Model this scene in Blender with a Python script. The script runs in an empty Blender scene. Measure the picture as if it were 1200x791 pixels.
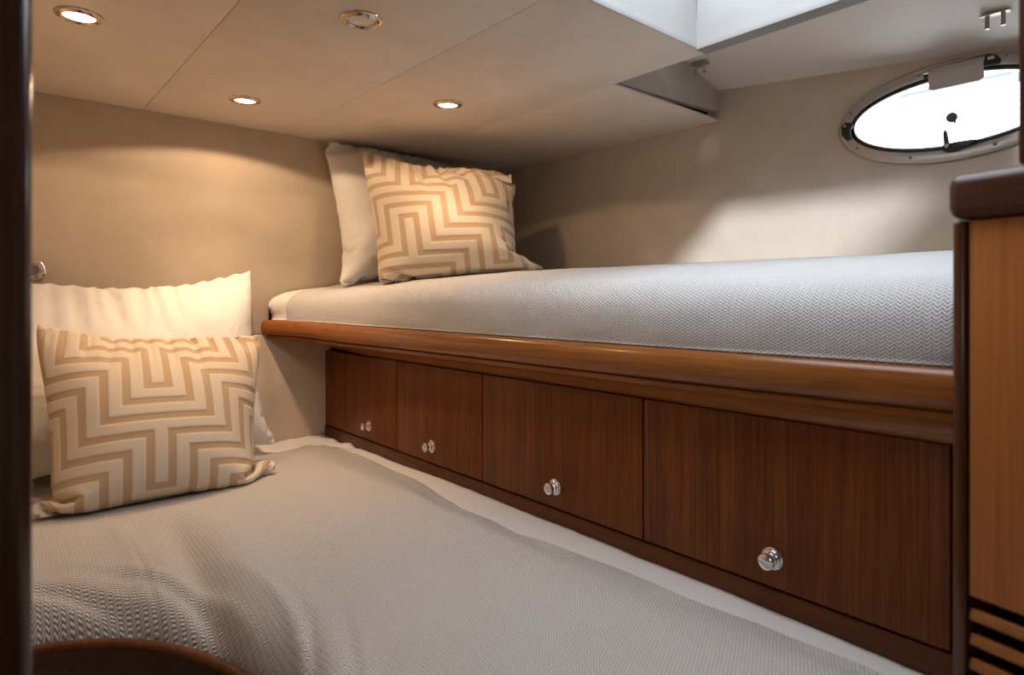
import bpy, bmesh, math, random
import numpy as np
from mathutils import Vector, Matrix, noise as mnoise

# ------------------------------------------------------------------ camera, world, exposure
S = bpy.context.scene
COL = S.collection
H = 1.15                                   # eye height
cam_d = bpy.data.cameras.new('camera')
cam = bpy.data.objects.new('camera', cam_d); COL.objects.link(cam)
cam.location = (0, 0, H)
cam.rotation_euler = (math.pi/2, 0, -math.radians(40.6))
cam_d.sensor_width = 36; cam_d.lens = 731/1200*36
cam_d.shift_y = -(395.5-348)/1200
cam_d.clip_start = 0.02
cam_d.dof.use_dof = True; cam_d.dof.focus_distance = 1.5; cam_d.dof.aperture_fstop = 3.6
S.camera = cam

SKY = 4.8
SUN = 3.9
GLOW = 5.2                                 # wide spill of a downlight
BEAM = 13.5                                # its reflector beam
S.view_settings.view_transform = 'Standard'
S.view_settings.look = 'None'
S.view_settings.gamma = 1
S.view_settings.use_curve_mapping = False
S.view_settings.exposure = 0.3
S.cycles.use_denoising = True
S.cycles.max_bounces = 8
S.cycles.diffuse_bounces = 5
S.cycles.sample_clamp_indirect = 6
S.cycles.caustics_reflective = False
S.cycles.caustics_refractive = False

w = bpy.data.worlds.new('sky'); S.world = w; w.use_nodes = True
bg = w.node_tree.nodes['Background']
bg.inputs['Color'].default_value = (0.89, 0.945, 1.02, 1); bg.inputs['Strength'].default_value = SKY

sd = bpy.data.lights.new('sun', 'SUN'); sd.energy = SUN; sd.angle = math.radians(7); sd.color = (0.88, 0.95, 1.06)   # low hazy sun
sun = bpy.data.objects.new('sun', sd); COL.objects.link(sun)
sun.rotation_euler = Vector((0.53, 0.25, -0.27)).to_track_quat('-Z', 'Y').to_euler()

def portal(name, loc, rot, sx, sy):        # guides sky sampling through an opening
    l = bpy.data.lights.new(name, 'AREA'); l.shape = 'RECTANGLE'; l.size = sx; l.size_y = sy
    l.cycles.is_portal = True
    o = bpy.data.objects.new(name, l); COL.objects.link(o); o.location = loc; o.rotation_euler = rot
portal('hatch_daylight', (0.79, 0.42, 1.90), (0, 0, 0), 0.86, 0.75)
portal('porthole_daylight', (1.83, 0.45, 1.592), (0, math.radians(90), 0), 0.26, 0.52)
portal('saloon_fill_daylight', (-2.14, -0.60, 1.55), (0, math.radians(-90), 0), 0.5, 0.5)  # fill light through the added, unseen saloon opening

# ------------------------------------------------------------------ helpers
def nodes(name):
    m = bpy.data.materials.new(name); m.use_nodes = True
    nt = m.node_tree; return m, nt, nt.nodes['Principled BSDF']
def N(nt, typ, **kw):
    n = nt.nodes.new(typ)
    for k, v in kw.items():
        if k.startswith('i_'):
            n.inputs[k[2:].replace('_', ' ')].default_value = v
        else: setattr(n, k, v)
    return n
def ramp(nt, stops):
    r = nt.nodes.new('ShaderNodeValToRGB'); e = r.color_ramp.elements
    e[0].position, e[0].color = stops[0][0], (*stops[0][1], 1)
    e[1].position, e[1].color = stops[-1][0], (*stops[-1][1], 1)
    for p, c in stops[1:-1]:
        x = e.new(p); x.color = (*c, 1)
    return r
def plain(name, col, rough=0.5, metal=0.0, coat=0.0):
    m, nt, b = nodes(name)
    b.inputs['Base Color'].default_value = (*col, 1); b.inputs['Roughness'].default_value = rough
    b.inputs['Metallic'].default_value = metal; b.inputs['Coat Weight'].default_value = coat
    tc = N(nt, 'ShaderNodeTexCoord'); n = N(nt, 'ShaderNodeTexNoise', i_Scale=60.0)
    nt.links.new(tc.outputs['Object'], n.inputs['Vector'])
    mr = N(nt, 'ShaderNodeMapRange'); mr.inputs['To Min'].default_value = rough*0.85; mr.inputs['To Max'].default_value = min(1, rough*1.15)
    nt.links.new(n.outputs['Fac'], mr.inputs['Value']); nt.links.new(mr.outputs[0], b.inputs['Roughness'])
    return m
def wood(name, axis, dark, mid, light, rough=0.32, coat=0.25, fine=1.0, spec=0.35):
    m, nt, b = nodes(name); L = nt.links.new
    tc = N(nt, 'ShaderNodeTexCoord')
    def layer(scale_long, scale_cross, detail, dist):
        mp = N(nt, 'ShaderNodeMapping'); sc = [scale_cross]*3; sc[axis] = scale_long
        mp.inputs['Scale'].default_value = sc
        L(tc.outputs['Object'], mp.inputs['Vector'])
        n = N(nt, 'ShaderNodeTexNoise', i_Scale=1.0, i_Detail=detail, i_Distortion=dist)
        L(mp.outputs[0], n.inputs['Vector']); return n
    a = layer(0.7, 26*fine, 4, 0.3); c = layer(5, 240*fine, 3, 0.1); d = layer(0.5, 5, 2, 0.2)
    m1 = N(nt, 'ShaderNodeMath', operation='MULTIPLY_ADD'); m1.inputs[1].default_value = 0.36
    L(a.outputs['Fac'], m1.inputs[0])
    m2 = N(nt, 'ShaderNodeMath', operation='MULTIPLY_ADD'); m2.inputs[1].default_value = 0.42
    L(c.outputs['Fac'], m2.inputs[0])
    m3 = N(nt, 'ShaderNodeMath', operation='MULTIPLY'); m3.inputs[1].default_value = 0.22
    L(d.outputs['Fac'], m3.inputs[0]); L(m3.outputs[0], m2.inputs[2]); L(m2.outputs[0], m1.inputs[2])
    r = ramp(nt, [(0.32, dark), (0.5, mid), (0.68, light)])
    L(m1.outputs[0], r.inputs[0]); L(r.outputs[0], b.inputs['Base Color'])
    b.inputs['Roughness'].default_value = rough; b.inputs['Coat Weight'].default_value = coat
    b.inputs['Coat Roughness'].default_value = 0.12; b.inputs['Specular IOR Level'].default_value = spec
    bp = N(nt, 'ShaderNodeBump', i_Strength=0.08, i_Distance=0.0006); L(c.outputs['Fac'], bp.inputs['Height']); L(bp.outputs[0], b.inputs['Normal'])
    return m
def suede(name, c1, c2, rough=0.85):
    m, nt, b = nodes(name); L = nt.links.new
    tc = N(nt, 'ShaderNodeTexCoord')
    n = N(nt, 'ShaderNodeTexNoise', i_Scale=5.0, i_Detail=6.0, i_Roughness=0.65, i_Distortion=0.8); L(tc.outputs['Object'], n.inputs['Vector'])
    r = ramp(nt, [(0.3, c1), (0.7, c2)]); L(n.outputs['Fac'], r.inputs[0]); L(r.outputs[0], b.inputs['Base Color'])
    b.inputs['Roughness'].default_value = rough
    b.inputs['Sheen Weight'].default_value = 0.15; b.inputs['Sheen Roughness'].default_value = 0.5
    f = N(nt, 'ShaderNodeTexNoise', i_Scale=420.0, i_Detail=2.0); L(tc.outputs['Object'], f.inputs['Vector'])
    bp = N(nt, 'ShaderNodeBump', i_Strength=0.12, i_Distance=0.001); L(f.outputs['Fac'], bp.inputs['Height']); L(bp.outputs[0], b.inputs['Normal'])
    return m
def herringbone(name, base, gap, colw=0.0052, pitch=0.0050):
    m, nt, b = nodes(name); L = nt.links.new
    uv = N(nt, 'ShaderNodeUVMap'); sp = N(nt, 'ShaderNodeSeparateXYZ'); L(uv.outputs[0], sp.inputs[0])
    def mt(op, x, y=None, z=None):
        n = N(nt, 'ShaderNodeMath', operation=op)
        for i, v in enumerate((x, y, z)):
            if v is None: continue
            if isinstance(v, (int, float)): n.inputs[i].default_value = v
            else: L(v, n.inputs[i])
        return n.outputs[0]
    tri = mt('PINGPONG', sp.outputs['X'], colw)
    ph = mt('MULTIPLY', mt('ADD', sp.outputs['Y'], tri), 2*math.pi/pitch)
    rib = mt('MULTIPLY_ADD', mt('SINE', ph), 0.5, 0.5)
    cx = mt('MULTIPLY_ADD', mt('COSINE', mt('MULTIPLY', sp.outputs['X'], 2*math.pi/colw)), 0.5, 0.5)   # seams between columns
    hgt = mt('SUBTRACT', rib, mt('MULTIPLY', mt('POWER', cx, 4.0), 0.25))
    hgt = mt('MAXIMUM', hgt, 0.0)
    r = ramp(nt, [(0.05, gap), (0.6, base), (1.0, base)]); L(hgt, r.inputs[0])
    L(r.outputs[0], b.inputs['Base Color']); b.inputs['Roughness'].default_value = 0.9
    b.inputs['Sheen Weight'].default_value = 0.2
    bp = N(nt, 'ShaderNodeBump', i_Strength=0.9, i_Distance=0.0016); L(hgt, bp.inputs['Height']); L(bp.outputs[0], b.inputs['Normal'])
    return m
def linen(name, col, scale=900.0, bump=0.15, crease=0.0):
    m, nt, b = nodes(name); L = nt.links.new
    tc = N(nt, 'ShaderNodeTexCoord')
    n = N(nt, 'ShaderNodeTexNoise', i_Scale=scale, i_Detail=2.0); L(tc.outputs['Object'], n.inputs['Vector'])
    d = tuple(x*0.95 for x in col)
    r = ramp(nt, [(0.35, d), (0.65, col)]); L(n.outputs['Fac'], r.inputs[0]); L(r.outputs[0], b.inputs['Base Color'])
    b.inputs['Roughness'].default_value = 0.85; b.inputs['Sheen Weight'].default_value = 0.15
    bp = N(nt, 'ShaderNodeBump', i_Strength=bump, i_Distance=0.0008); L(n.outputs['Fac'], bp.inputs['Height']); L(bp.outputs[0], b.inputs['Normal'])
    if crease:
        c = N(nt, 'ShaderNodeTexNoise', i_Scale=7.0, i_Detail=3.0, i_Roughness=0.4, i_Distortion=0.7); L(tc.outputs['Object'], c.inputs['Vector'])
        b2 = N(nt, 'ShaderNodeBump', i_Strength=crease, i_Distance=0.025); L(c.outputs['Fac'], b2.inputs['Height']); L(b2.outputs[0], bp.inputs['Normal'])
    return m
def cushion_mat(name, ground, band):
    m, nt, b = nodes(name); L = nt.links.new
    at = N(nt, 'ShaderNodeAttribute', attribute_name='pattern'); uv = N(nt, 'ShaderNodeUVMap')
    mp = N(nt, 'ShaderNodeMapping'); mp.inputs['Scale'].default_value = (700, 160, 1); L(uv.outputs[0], mp.inputs['Vector'])
    n = N(nt, 'ShaderNodeTexNoise', i_Scale=1.0, i_Detail=3.0); L(mp.outputs[0], n.inputs['Vector'])
    mx = N(nt, 'ShaderNodeMix', data_type='RGBA'); mx.inputs['A'].default_value = (*ground, 1); mx.inputs['B'].default_value = (*band, 1)
    st = N(nt, 'ShaderNodeMapRange', interpolation_type='SMOOTHSTEP'); st.inputs['From Min'].default_value = 0.35; st.inputs['From Max'].default_value = 0.65
    L(at.outputs['Fac'], st.inputs['Value']); L(st.outputs[0], mx.inputs['Factor'])
    hsv = N(nt, 'ShaderNodeHueSaturation'); mr = N(nt, 'ShaderNodeMapRange'); mr.inputs['To Min'].default_value = 0.88; mr.inputs['To Max'].default_value = 1.1
    L(n.outputs['Fac'], mr.inputs['Value']); L(mr.outputs[0], hsv.inputs['Value']); L(mx.outputs['Result'], hsv.inputs['Color'])
    L(hsv.outputs[0], b.inputs['Base Color']); b.inputs['Roughness'].default_value = 0.8; b.inputs['Sheen Weight'].default_value = 0.25
    bp = N(nt, 'ShaderNodeBump', i_Strength=0.12, i_Distance=0.0008); L(n.outputs['Fac'], bp.inputs['Height']); L(bp.outputs[0], b.inputs['Normal'])
    return m
def emit(name, col, st):
    m, nt, b = nodes(name)
    b.inputs['Base Color'].default_value = (*col, 1); b.inputs['Emission Color'].default_value = (*col, 1); b.inputs['Emission Strength'].default_value = st
    tc = N(nt, 'ShaderNodeTexCoord'); n = N(nt, 'ShaderNodeTexVoronoi', i_Scale=160.0); L = nt.links.new
    L(tc.outputs['Object'], n.inputs['Vector'])
    mr = N(nt, 'ShaderNodeMapRange'); mr.inputs['To Min'].default_value = st; mr.inputs['To Max'].default_value = st*0.7
    L(n.outputs['Distance'], mr.inputs['Value']); L(mr.outputs[0], b.inputs['Emission Strength'])
    return m
def glass(name, tint=(1, 1, 1), rough=0.0):
    m, nt, b = nodes(name)
    t = N(nt, 'ShaderNodeBsdfTransparent'); t.inputs['Color'].default_value = (*tint, 1)
    g = N(nt, 'ShaderNodeBsdfGlossy'); g.inputs['Roughness'].default_value = 0.02
    fr = N(nt, 'ShaderNodeFresnel'); fr.inputs['IOR'].default_value = 1.45
    mx = N(nt, 'ShaderNodeMixShader'); L = nt.links.new
    ge = N(nt, 'ShaderNodeNewGeometry'); iv = N(nt, 'ShaderNodeMath', operation='SUBTRACT'); iv.inputs[0].default_value = 1.0; L(ge.outputs['Backfacing'], iv.inputs[1])
    mu = N(nt, 'ShaderNodeMath', operation='MULTIPLY'); L(fr.outputs[0], mu.inputs[0]); L(iv.outputs[0], mu.inputs[1])   # reflect at the outer face only
    L(mu.outputs[0], mx.inputs[0]); L(t.outputs[0], mx.inputs[1]); L(g.outputs[0], mx.inputs[2])
    L(mx.outputs[0], nt.nodes['Material Output'].inputs['Surface'])
    return m

M = dict(
    wall=suede('beige_suede', (0.525, 0.437, 0.335), (0.61, 0.515, 0.405)),
    ceil=suede('ceiling_suede', (0.655, 0.57, 0.48), (0.75, 0.66, 0.565)),
    deck=suede('deckhead_vinyl', (0.72, 0.66, 0.60), (0.76, 0.70, 0.64), 0.6),
    hatch=suede('hatch_vinyl', (0.22, 0.207, 0.195), (0.25, 0.237, 0.223), 0.6),
    raw=suede('raw_panel', (0.50, 0.46, 0.39), (0.58, 0.53, 0.45)),
    black=plain('black_plastic', (0.012, 0.012, 0.013), 0.35),
    dark=plain('dark_void', (0.015, 0.012, 0.010), 0.9),
    steel=plain('brushed_steel', (0.50, 0.46, 0.41), 0.42, 1.0),
    chrome=plain('chrome', (0.85, 0.84, 0.82), 0.06, 1.0),
    brass=plain('polished_brass', (0.62, 0.52, 0.40), 0.16, 1.0),
    doorw=wood('mahogany_door', 2, (0.050, 0.0122, 0.0024), (0.148, 0.0415, 0.0074), (0.260, 0.080, 0.0150), 0.45, 0.03, 1.0, 0.2),
    rail=wood('mahogany_rail', 1, (0.15, 0.045, 0.009), (0.28, 0.095, 0.019), (0.42, 0.155, 0.035), 0.28, 0.3),
    plinth=wood('mahogany_plinth', 1, (0.036, 0.010, 0.0025), (0.090, 0.027, 0.006), (0.15, 0.048, 0.011), 0.4, 0.05, 1.0, 0.25),
    post=wood('mahogany_post', 2, (0.03, 0.009, 0.003), (0.075, 0.022, 0.006), (0.12, 0.038, 0.01), 0.2, 0.4),
    panel=wood('cherry_panel', 2, (0.25, 0.072, 0.012), (0.37, 0.118, 0.020), (0.46, 0.158, 0.030), 0.45, 0.1),
    darkw=wood('dark_mahogany', 2, (0.018, 0.008, 0.005), (0.035, 0.014, 0.008), (0.06, 0.024, 0.012), 0.22, 0.5),
    cap=wood('dark_cap', 1, (0.030, 0.009, 0.004), (0.058, 0.017, 0.007), (0.090, 0.028, 0.011), 0.35, 0.15, 1.0, 0.3),
    board=wood('dark_lee_board', 0, (0.03, 0.011, 0.005), (0.06, 0.02, 0.008), (0.10, 0.035, 0.012), 0.3, 0.3),
    sheet=linen('white_cotton', (0.80, 0.78, 0.75)),
    pillow=linen('pillow_cotton', (0.80, 0.78, 0.75), 1200.0, 0.08, 0.85),
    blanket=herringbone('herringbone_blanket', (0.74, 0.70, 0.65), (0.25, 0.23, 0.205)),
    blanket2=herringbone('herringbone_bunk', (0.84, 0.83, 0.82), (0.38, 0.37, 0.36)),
    cushion=cushion_mat('geometric_cushion', (0.47, 0.335, 0.20), (0.65, 0.555, 0.44)),
    flap=plain('flap_vinyl', (0.50, 0.46, 0.41), 0.5),
    knob=plain('grey_rubber', (0.12, 0.12, 0.13), 0.6),
    canvas=plain('grey_canvas', (0.17, 0.175, 0.185), 0.8),
    white=plain('white_gelcoat', (0.8, 0.8, 0.8), 0.4),
    lamp=emit('lit_lens', (1.0, 0.86, 0.66), 9.0),
    unlit=plain('frosted_lens', (0.75, 0.68, 0.58), 0.25),
    glass=glass('clear_glass', (0.96, 0.98, 1.0)),
    floor=wood('floor_teak', 0, (0.08, 0.035, 0.015), (0.14, 0.06, 0.025), (0.2, 0.09, 0.04)),
)

def finish(o, mat, parent=None, smooth=True):
    if mat is not None: o.data.materials.append(M[mat] if isinstance(mat, str) else mat)
    if smooth:
        for p in o.data.polygons: p.use_smooth = True
    if parent is not None:
        o.parent = parent; o.matrix_parent_inverse = Matrix.Translation(parent.location).inverted()
    return o
def mesh(name, verts, faces, mat, parent=None, smooth=True, uv=None, sharp=None, origin=None):
    V = np.array(verts, float)
    lo, hi = V.min(0), V.max(0)
    c = np.array(origin if origin is not None else ((lo[0]+hi[0])/2, (lo[1]+hi[1])/2, lo[2]))
    me = bpy.data.meshes.new(name); me.from_pydata((V-c).tolist(), [], [list(map(int, f)) for f in faces]); me.update()
    if uv is not None:
        l = me.uv_layers.new(name='UVMap'); idx = np.empty(len(me.loops), np.int32); me.loops.foreach_get('vertex_index', idx)
        l.data.foreach_set('uv', np.array(uv, np.float32)[idx].ravel())
    o = bpy.data.objects.new(name, me); COL.objects.link(o); o.location = c
    finish(o, mat, parent, smooth)
    if sharp: me.set_sharp_from_angle(angle=math.radians(sharp))
    return o
def from_bm(name, bm, mat, parent=None, smooth=True, sharp=35):
    bmesh.ops.recalc_face_normals(bm, faces=bm.faces)
    bm.verts.index_update()
    V = [v.co[:] for v in bm.verts]; Fs = [[v.index for v in f.verts] for f in bm.faces]; bm.free()
    return mesh(name, V, Fs, mat, parent, smooth, sharp=sharp)
def add_box(bm, lo, hi, bev=0.0, seg=2, mat4=None):
    r = bmesh.ops.create_cube(bm, size=1.0); vs = r['verts']
    for v in vs:
        v.co = Vector([(lo[i]+hi[i])/2 + v.co[i]*(hi[i]-lo[i]) for i in range(3)])
    if bev:
        es = list({e for v in vs for e in v.link_edges})
        g = bmesh.ops.bevel(bm, geom=es, offset=bev, segments=seg, profile=0.5, affect='EDGES')
        vs = list({v for f in g['faces'] for v in f.verts} | {v for v in vs if v.is_valid})
    if mat4 is not None:
        for v in vs: v.co = mat4 @ v.co
    return vs
def box(name, lo, hi, mat, parent=None, bev=0.003, seg=2, mat4=None):
    bm = bmesh.new(); add_box(bm, lo, hi, bev, seg, mat4); return from_bm(name, bm, mat, parent)
def grid_faces(n, m, close_m=False):
    F = []
    for i in range(n-1):
        for j in range(m-1 if not close_m else m):
            a = i*m+j; b = i*m+(j+1) % m; F.append((a, b, b+m, a+m))
    return F
def lathe(name, prof, base, axis, mat, parent=None, seg=40):
    ax = Vector(axis).normalized(); t = Vector((0, 0, 1)) if abs(ax.z) < 0.9 else Vector((1, 0, 0))
    u = ax.cross(t).normalized(); v = ax.cross(u)
    V = []
    for r, h in prof:
        for k in range(seg):
            a = 2*math.pi*k/seg; V.append(tuple(Vector(base) + ax*h + (u*math.cos(a)+v*math.sin(a))*max(r, 1e-5)))
    F = grid_faces(len(prof), seg, True)
    bm = bmesh.new(); bv = [bm.verts.new(x) for x in V]; bm.verts.ensure_lookup_table()
    for f in F: bm.faces.new([bv[i] for i in f])
    bmesh.ops.remove_doubles(bm, verts=bm.verts, dist=1e-5)
    return from_bm(name, bm, mat, parent, sharp=40)
def empty(name, loc, label=None, cat=None, group=None):
    o = bpy.data.objects.new(name, None); COL.objects.link(o); o.location = loc; o.empty_display_size = 0.05
    return tag(o, label, cat, group)
def tag(o, label=None, cat=None, group=None, kind=None):
    if label: o['label'] = label
    if cat: o['category'] = cat
    if group: o['group'] = group
    if kind: o['kind'] = kind
    return o
def struct(o): o['kind'] = 'structure'; return o
def fbm(x, y, s, seed=0.0, oct=3):
    f = np.vectorize(lambda a, b: mnoise.fractal(Vector((a, b, seed)), 1.0, 2.0, oct))
    return f(x*s, y*s)
def smooth01(x): x = np.clip(x, 0, 1); return x*x*(3-2*x)
def interp(xs, pts):
    p = np.array(sorted(pts)); return np.interp(xs, p[:, 0], p[:, 1])

YB, XH, ZC = 2.10, 1.76, 1.70              # head bulkhead, hull side, headlining

# ------------------------------------------------------------------ shell
struct(box('floor', (-2.3, -0.9, -0.05), (2.0, 2.2, 0.0), 'floor', bev=0))
bm = bmesh.new()                            # head bulkhead: two upholstered panels meeting at a seam
add_box(bm, (-0.12, YB, 1.0285), (XH+0.06, YB+0.05, 1.90), 0.003)
add_box(bm, (-0.12, YB, 0.0), (XH+0.06, YB+0.05, 1.0265), 0.003)
struct(from_bm('wall_back', bm, 'wall'))
# hull side with an oval cut for the porthole
PY, PZ, PA, PB = 0.45, 1.592, 0.25, 0.12
def plate_with_oval(name, x0, x1, ylo, yhi, zlo, zhi, cy, cz, a, b, mat, n=96):
    ang = [2*math.pi*k/n for k in range(n)]
    inner = [(cy+a*math.cos(t), cz+b*math.sin(t)) for t in ang]
    outer = []
    for t in ang:
        dy, dz = a*math.cos(t), b*math.sin(t)
        k = min((yhi-cy)/dy if dy > 1e-9 else 1e9, (ylo-cy)/dy if dy < -1e-9 else 1e9,
                (zhi-cz)/dz if dz > 1e-9 else 1e9, (zlo-cz)/dz if dz < -1e-9 else 1e9)
        outer.append((cy+dy*k, cz+dz*k))
    for c in ((ylo, zlo), (ylo, zhi), (yhi, zlo), (yhi, zhi)):
        i = min(range(n), key=lambda q: (outer[q][0]-c[0])**2+(outer[q][1]-c[1])**2); outer[i] = c
    V = [(x0, *p) for p in inner]+[(x0, *p) for p in outer]+[(x1, *p) for p in inner]+[(x1, *p) for p in outer]
    F = []
    for k in range(n):
        j = (k+1) % n
        F += [(k, n+k, n+j, j), (2*n+k, 2*n+j, 3*n+j, 3*n+k), (k, j, 2*n+j, 2*n+k), (n+k, 3*n+k, 3*n+j, n+j)]
    return mesh(name, V, F, mat, smooth=False)
struct(plate_with_oval('wall_right', XH, XH+0.05, -0.75, YB+0.05, 0.0, 1.95, PY, PZ, PA-0.02, PB-0.02, 'wall'))
struct(box('wall_left', (-0.12, 0.68, 0.0), (-0.06, YB, 1.90), 'wall', bev=0))
bm = bmesh.new()
add_box(bm, (-0.12, -0.75, 0), (-0.06, -0.45, 1.9)); add_box(bm, (-0.06, -0.80, 0), (XH+0.05, -0.75, 1.9))
struct(from_bm('wall_front', bm, 'wall'))
# saloon behind the viewer, with an unseen window opening added to fill in light
bm = bmesh.new()
add_box(bm, (-2.2, -0.9, 0), (-2.15, 1.1, 1.30)); add_box(bm, (-2.2, -0.9, 1.80), (-2.15, 1.1, 1.88))
add_box(bm, (-2.2, -0.9, 1.30), (-2.15, -0.85, 1.80)); add_box(bm, (-2.2, -0.35, 1.30), (-2.15, 1.1, 1.80))
add_box(bm, (-2.15, 1.05, 0), (-0.12, 1.1, 1.88)); add_box(bm, (-2.15, -0.9, 0), (-0.12, -0.85, 1.88))
add_box(bm, (-2.2, -0.9, 1.88), (-0.06, 1.1, 1.90))
struct(from_bm('wall_saloon', bm, 'wall'))
# door jamb the photograph is taken past
jr = struct(empty('door_1', (-0.02, 0.66, 0)))
box('door_jamb', (-0.13, 0.63, 0.0), (0.034, 0.685, 1.9), 'darkw', jr, 0.010, 4)

# headlining: beige panels with hairline seams, one left out towards the hull
ceil = struct(empty('ceiling', (0.6, 1.2, ZC)))
g = 0.0006
def slab(name, poly, z, th, mat, parent, bev=0.0008):
    bm = bmesh.new()
    vs = [bm.verts.new((x, y, z)) for x, y in poly]; f = bm.faces.new(vs)
    r = bmesh.ops.extrude_face_region(bm, geom=[f]); up = [v for v in r['geom'] if isinstance(v, bmesh.types.BMVert)]
    for v in up: v.co.z += th
    bmesh.ops.bevel(bm, geom=list(bm.edges), offset=bev, segments=2, profile=0.5, affect='EDGES')
    return from_bm(name, bm, mat, parent)
HX0, HX1, HY0, HY1 = 0.371, 1.21, 0.06, 0.785
slab('ceiling_panel', [(-0.06, -0.74), (0.37-g, -0.74), (0.37-g, YB), (-0.06, YB)], ZC, 0.005, 'ceil', ceil)
slab('ceiling_panel', [(0.37+g, HY1), (0.795-g, HY1), (0.795-g, YB), (0.37+g, YB)], ZC, 0.005, 'ceil', ceil)
slab('ceiling_panel', [(0.795+g, HY1), (1.25, HY1), (1.25, 1.04), (1.25-g, YB), (0.795+g, YB)], ZC, 0.005, 'ceil', ceil)
slab('ceiling_panel', [(1.25+g, 1.055), (XH, 1.06), (XH, YB), (1.25+g, YB)], ZC, 0.006, 'ceil', ceil)
slab('ceiling_panel', [(HX0, -0.74), (1.25, -0.74), (1.25, HY0), (HX0, HY0)], ZC, 0.005, 'ceil', ceil)
# sloping deckhead over the missing panel
def zd(x, y): return 1.798-0.244*(x-XH)+0.1155*(y-1.08)
V = [(1.21, -0.75, zd(1.21, -0.75)), (XH+0.02, -0.75, zd(XH+0.02, -0.75)), (XH+0.02, 1.075, zd(XH+0.02, 1.075)), (1.21, 1.075, zd(1.21, 1.075))]
V += [(x, y, z+0.02) for x, y, z in V]
mesh('deckhead_panel', V, [(0, 1, 2, 3), (4, 7, 6, 5), (0, 4, 5, 1), (1, 5, 6, 2), (2, 6, 7, 3), (3, 7, 4, 0)], 'deck', ceil, smooth=False)
# step from the headlining up to the deckhead, with the dark slot under it
V = []
for y in (1.062, 1.085):
    V += [(1.235, y, ZC+0.009), (XH, y, ZC+0.030), (XH, y, zd(XH, 1.07)+0.015), (1.235, y, zd(1.235, 1.07)+0.015)]
mesh('step_panel', V, [(0, 1, 2, 3), (7, 6, 5, 4), (0, 4, 5, 1), (1, 5, 6, 2), (2, 6, 7, 3), (3, 7, 4, 0)], 'raw', ceil, smooth=False)
box('slot_shade_backing', (1.235, 1.10, ZC+0.006), (XH, 1.11, 1.86), 'dark', ceil, 0)  # near-black sheet put behind the slot to stand in for its shade
box('deck_underside', (-0.12, HY1+0.07, 1.86), (1.235, YB+0.05, 1.90), 'dark', ceil, 0)
box('deck_underside', (1.235, 1.09, 1.86), (XH+0.05, YB+0.05, 1.90), 'dark', ceil, 0)
box('deck_underside', (-0.12, -0.75, 1.86), (HX0-0.07, HY1+0.07, 1.90), 'dark', ceil, 0)

# overhead hatch: padded trunk up to a clear lid
hat = struct(empty('window_2', (0.86, 0.42, ZC)))
def liner(name, A, B, top_out, lip, th, mat, zb=ZC+0.006):       # one padded wall of the trunk between plan points A and B
    A, B = Vector(A), Vector(B); d = (B-A).normalized(); n = Vector((d.y, -d.x))   # n points out of the opening
    prof = [(0.0, zb), (-0.001, zb+0.004), (0.0, zb+0.012), (0.001, zb+0.03), (0.004, ZC+0.12), (top_out, ZC+0.15), (top_out, ZC+0.17),
            (top_out+th, ZC+0.17), (th, ZC+0.15), (lip, zb+0.012), (lip, zb)]
    st = np.linspace(0, 1, 12); V = []
    for s in st:
        p = A.lerp(B, s)
        for o, z in prof: V.append((p.x+n.x*o, p.y+n.y*o, z))
    F = grid_faces(12, len(prof), True); m = len(prof)
    F += [tuple(range(m))[::-1], tuple(range(11*m, 12*m))]
    return mesh(name, V, F, mat, hat, sharp=50)
liner('trunk_panel', (HX1+0.02, HY1-0.002), (HX0, HY1-0.002), 0.006, 0.02, 0.03, 'hatch', ZC+0.0004)
liner('trunk_panel', (HX1, HY0), (HX1, HY1-0.0005), 0.012, 0.04, 0.035, 'hatch', ZC-0.002)
liner('trunk_panel', (HX0, HY1), (HX0, HY0), 0.006, 0.02, 0.03, 'hatch')
liner('trunk_panel', (HX0, HY0), (HX1, HY0), 0.006, 0.02, 0.03, 'hatch')
bm = bmesh.new()
for lo, hi in (((HX0-0.06, HY0-0.06), (HX0+0.0, HY1+0.06)), ((HX1, HY0-0.06), (HX1+0.06, HY1+0.06)), ((HX0, HY0-0.06), (HX1, HY0)), ((HX0, HY1), (HX1, HY1+0.06))):
    add_box(bm, (*lo, ZC+0.165), (*hi, ZC+0.180), 0.003)
from_bm('hatch_frame', bm, 'steel', hat)
box('hatch_lid', (HX0-0.02, HY0-0.02, ZC+0.182), (HX1+0.02, HY1+0.02, ZC+0.188), 'glass', hat, 0)

# ------------------------------------------------------------------ porthole
port = struct(empty('window_1', (XH, PY, PZ)))
def oval_ring(name, prof, mat, n=128):      # prof: (offset from the outer oval inwards, depth into the cabin)
    V = []
    for k in range(n):
        t = 2*math.pi*k/n
        for o, h in prof: V.append((XH-h, PY+(PA-o)*math.cos(t), PZ+(PB-o)*math.sin(t)))
    F = grid_faces(n, len(prof), True); m = len(prof)
    F += [((n-1)*m+j, (n-1)*m+(j+1) % m, (j+1) % m, j) for j in range(m)]
    return mesh(name, V, F, mat, port, sharp=40)
oval_ring('porthole_frame', [(0, 0), (0.0, 0.006), (0.003, 0.010), (0.006, 0.011), (0.026, 0.011), (0.0285, 0.009), (0.0285, -0.05), (0.02, -0.05), (0.02, 0)], 'steel')
oval_ring('gasket', [(0.0285, -0.01), (0.0285, 0.006), (0.035, 0.0065), (0.036, -0.01)], 'black')
oval_ring('pane_frame', [(0.0358, -0.012), (0.0358, 0.004), (0.0368, 0.0065), (0.0395, 0.0065), (0.0412, 0.003), (0.0412, -0.012)], 'steel')
n = 96
V = [(XH+0.004, PY+(PA-0.040)*math.cos(2*math.pi*k/n), PZ+(PB-0.040)*math.sin(2*math.pi*k/n)) for k in range(n)]
V += [(x+0.006, y, z) for x, y, z in V]
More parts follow.
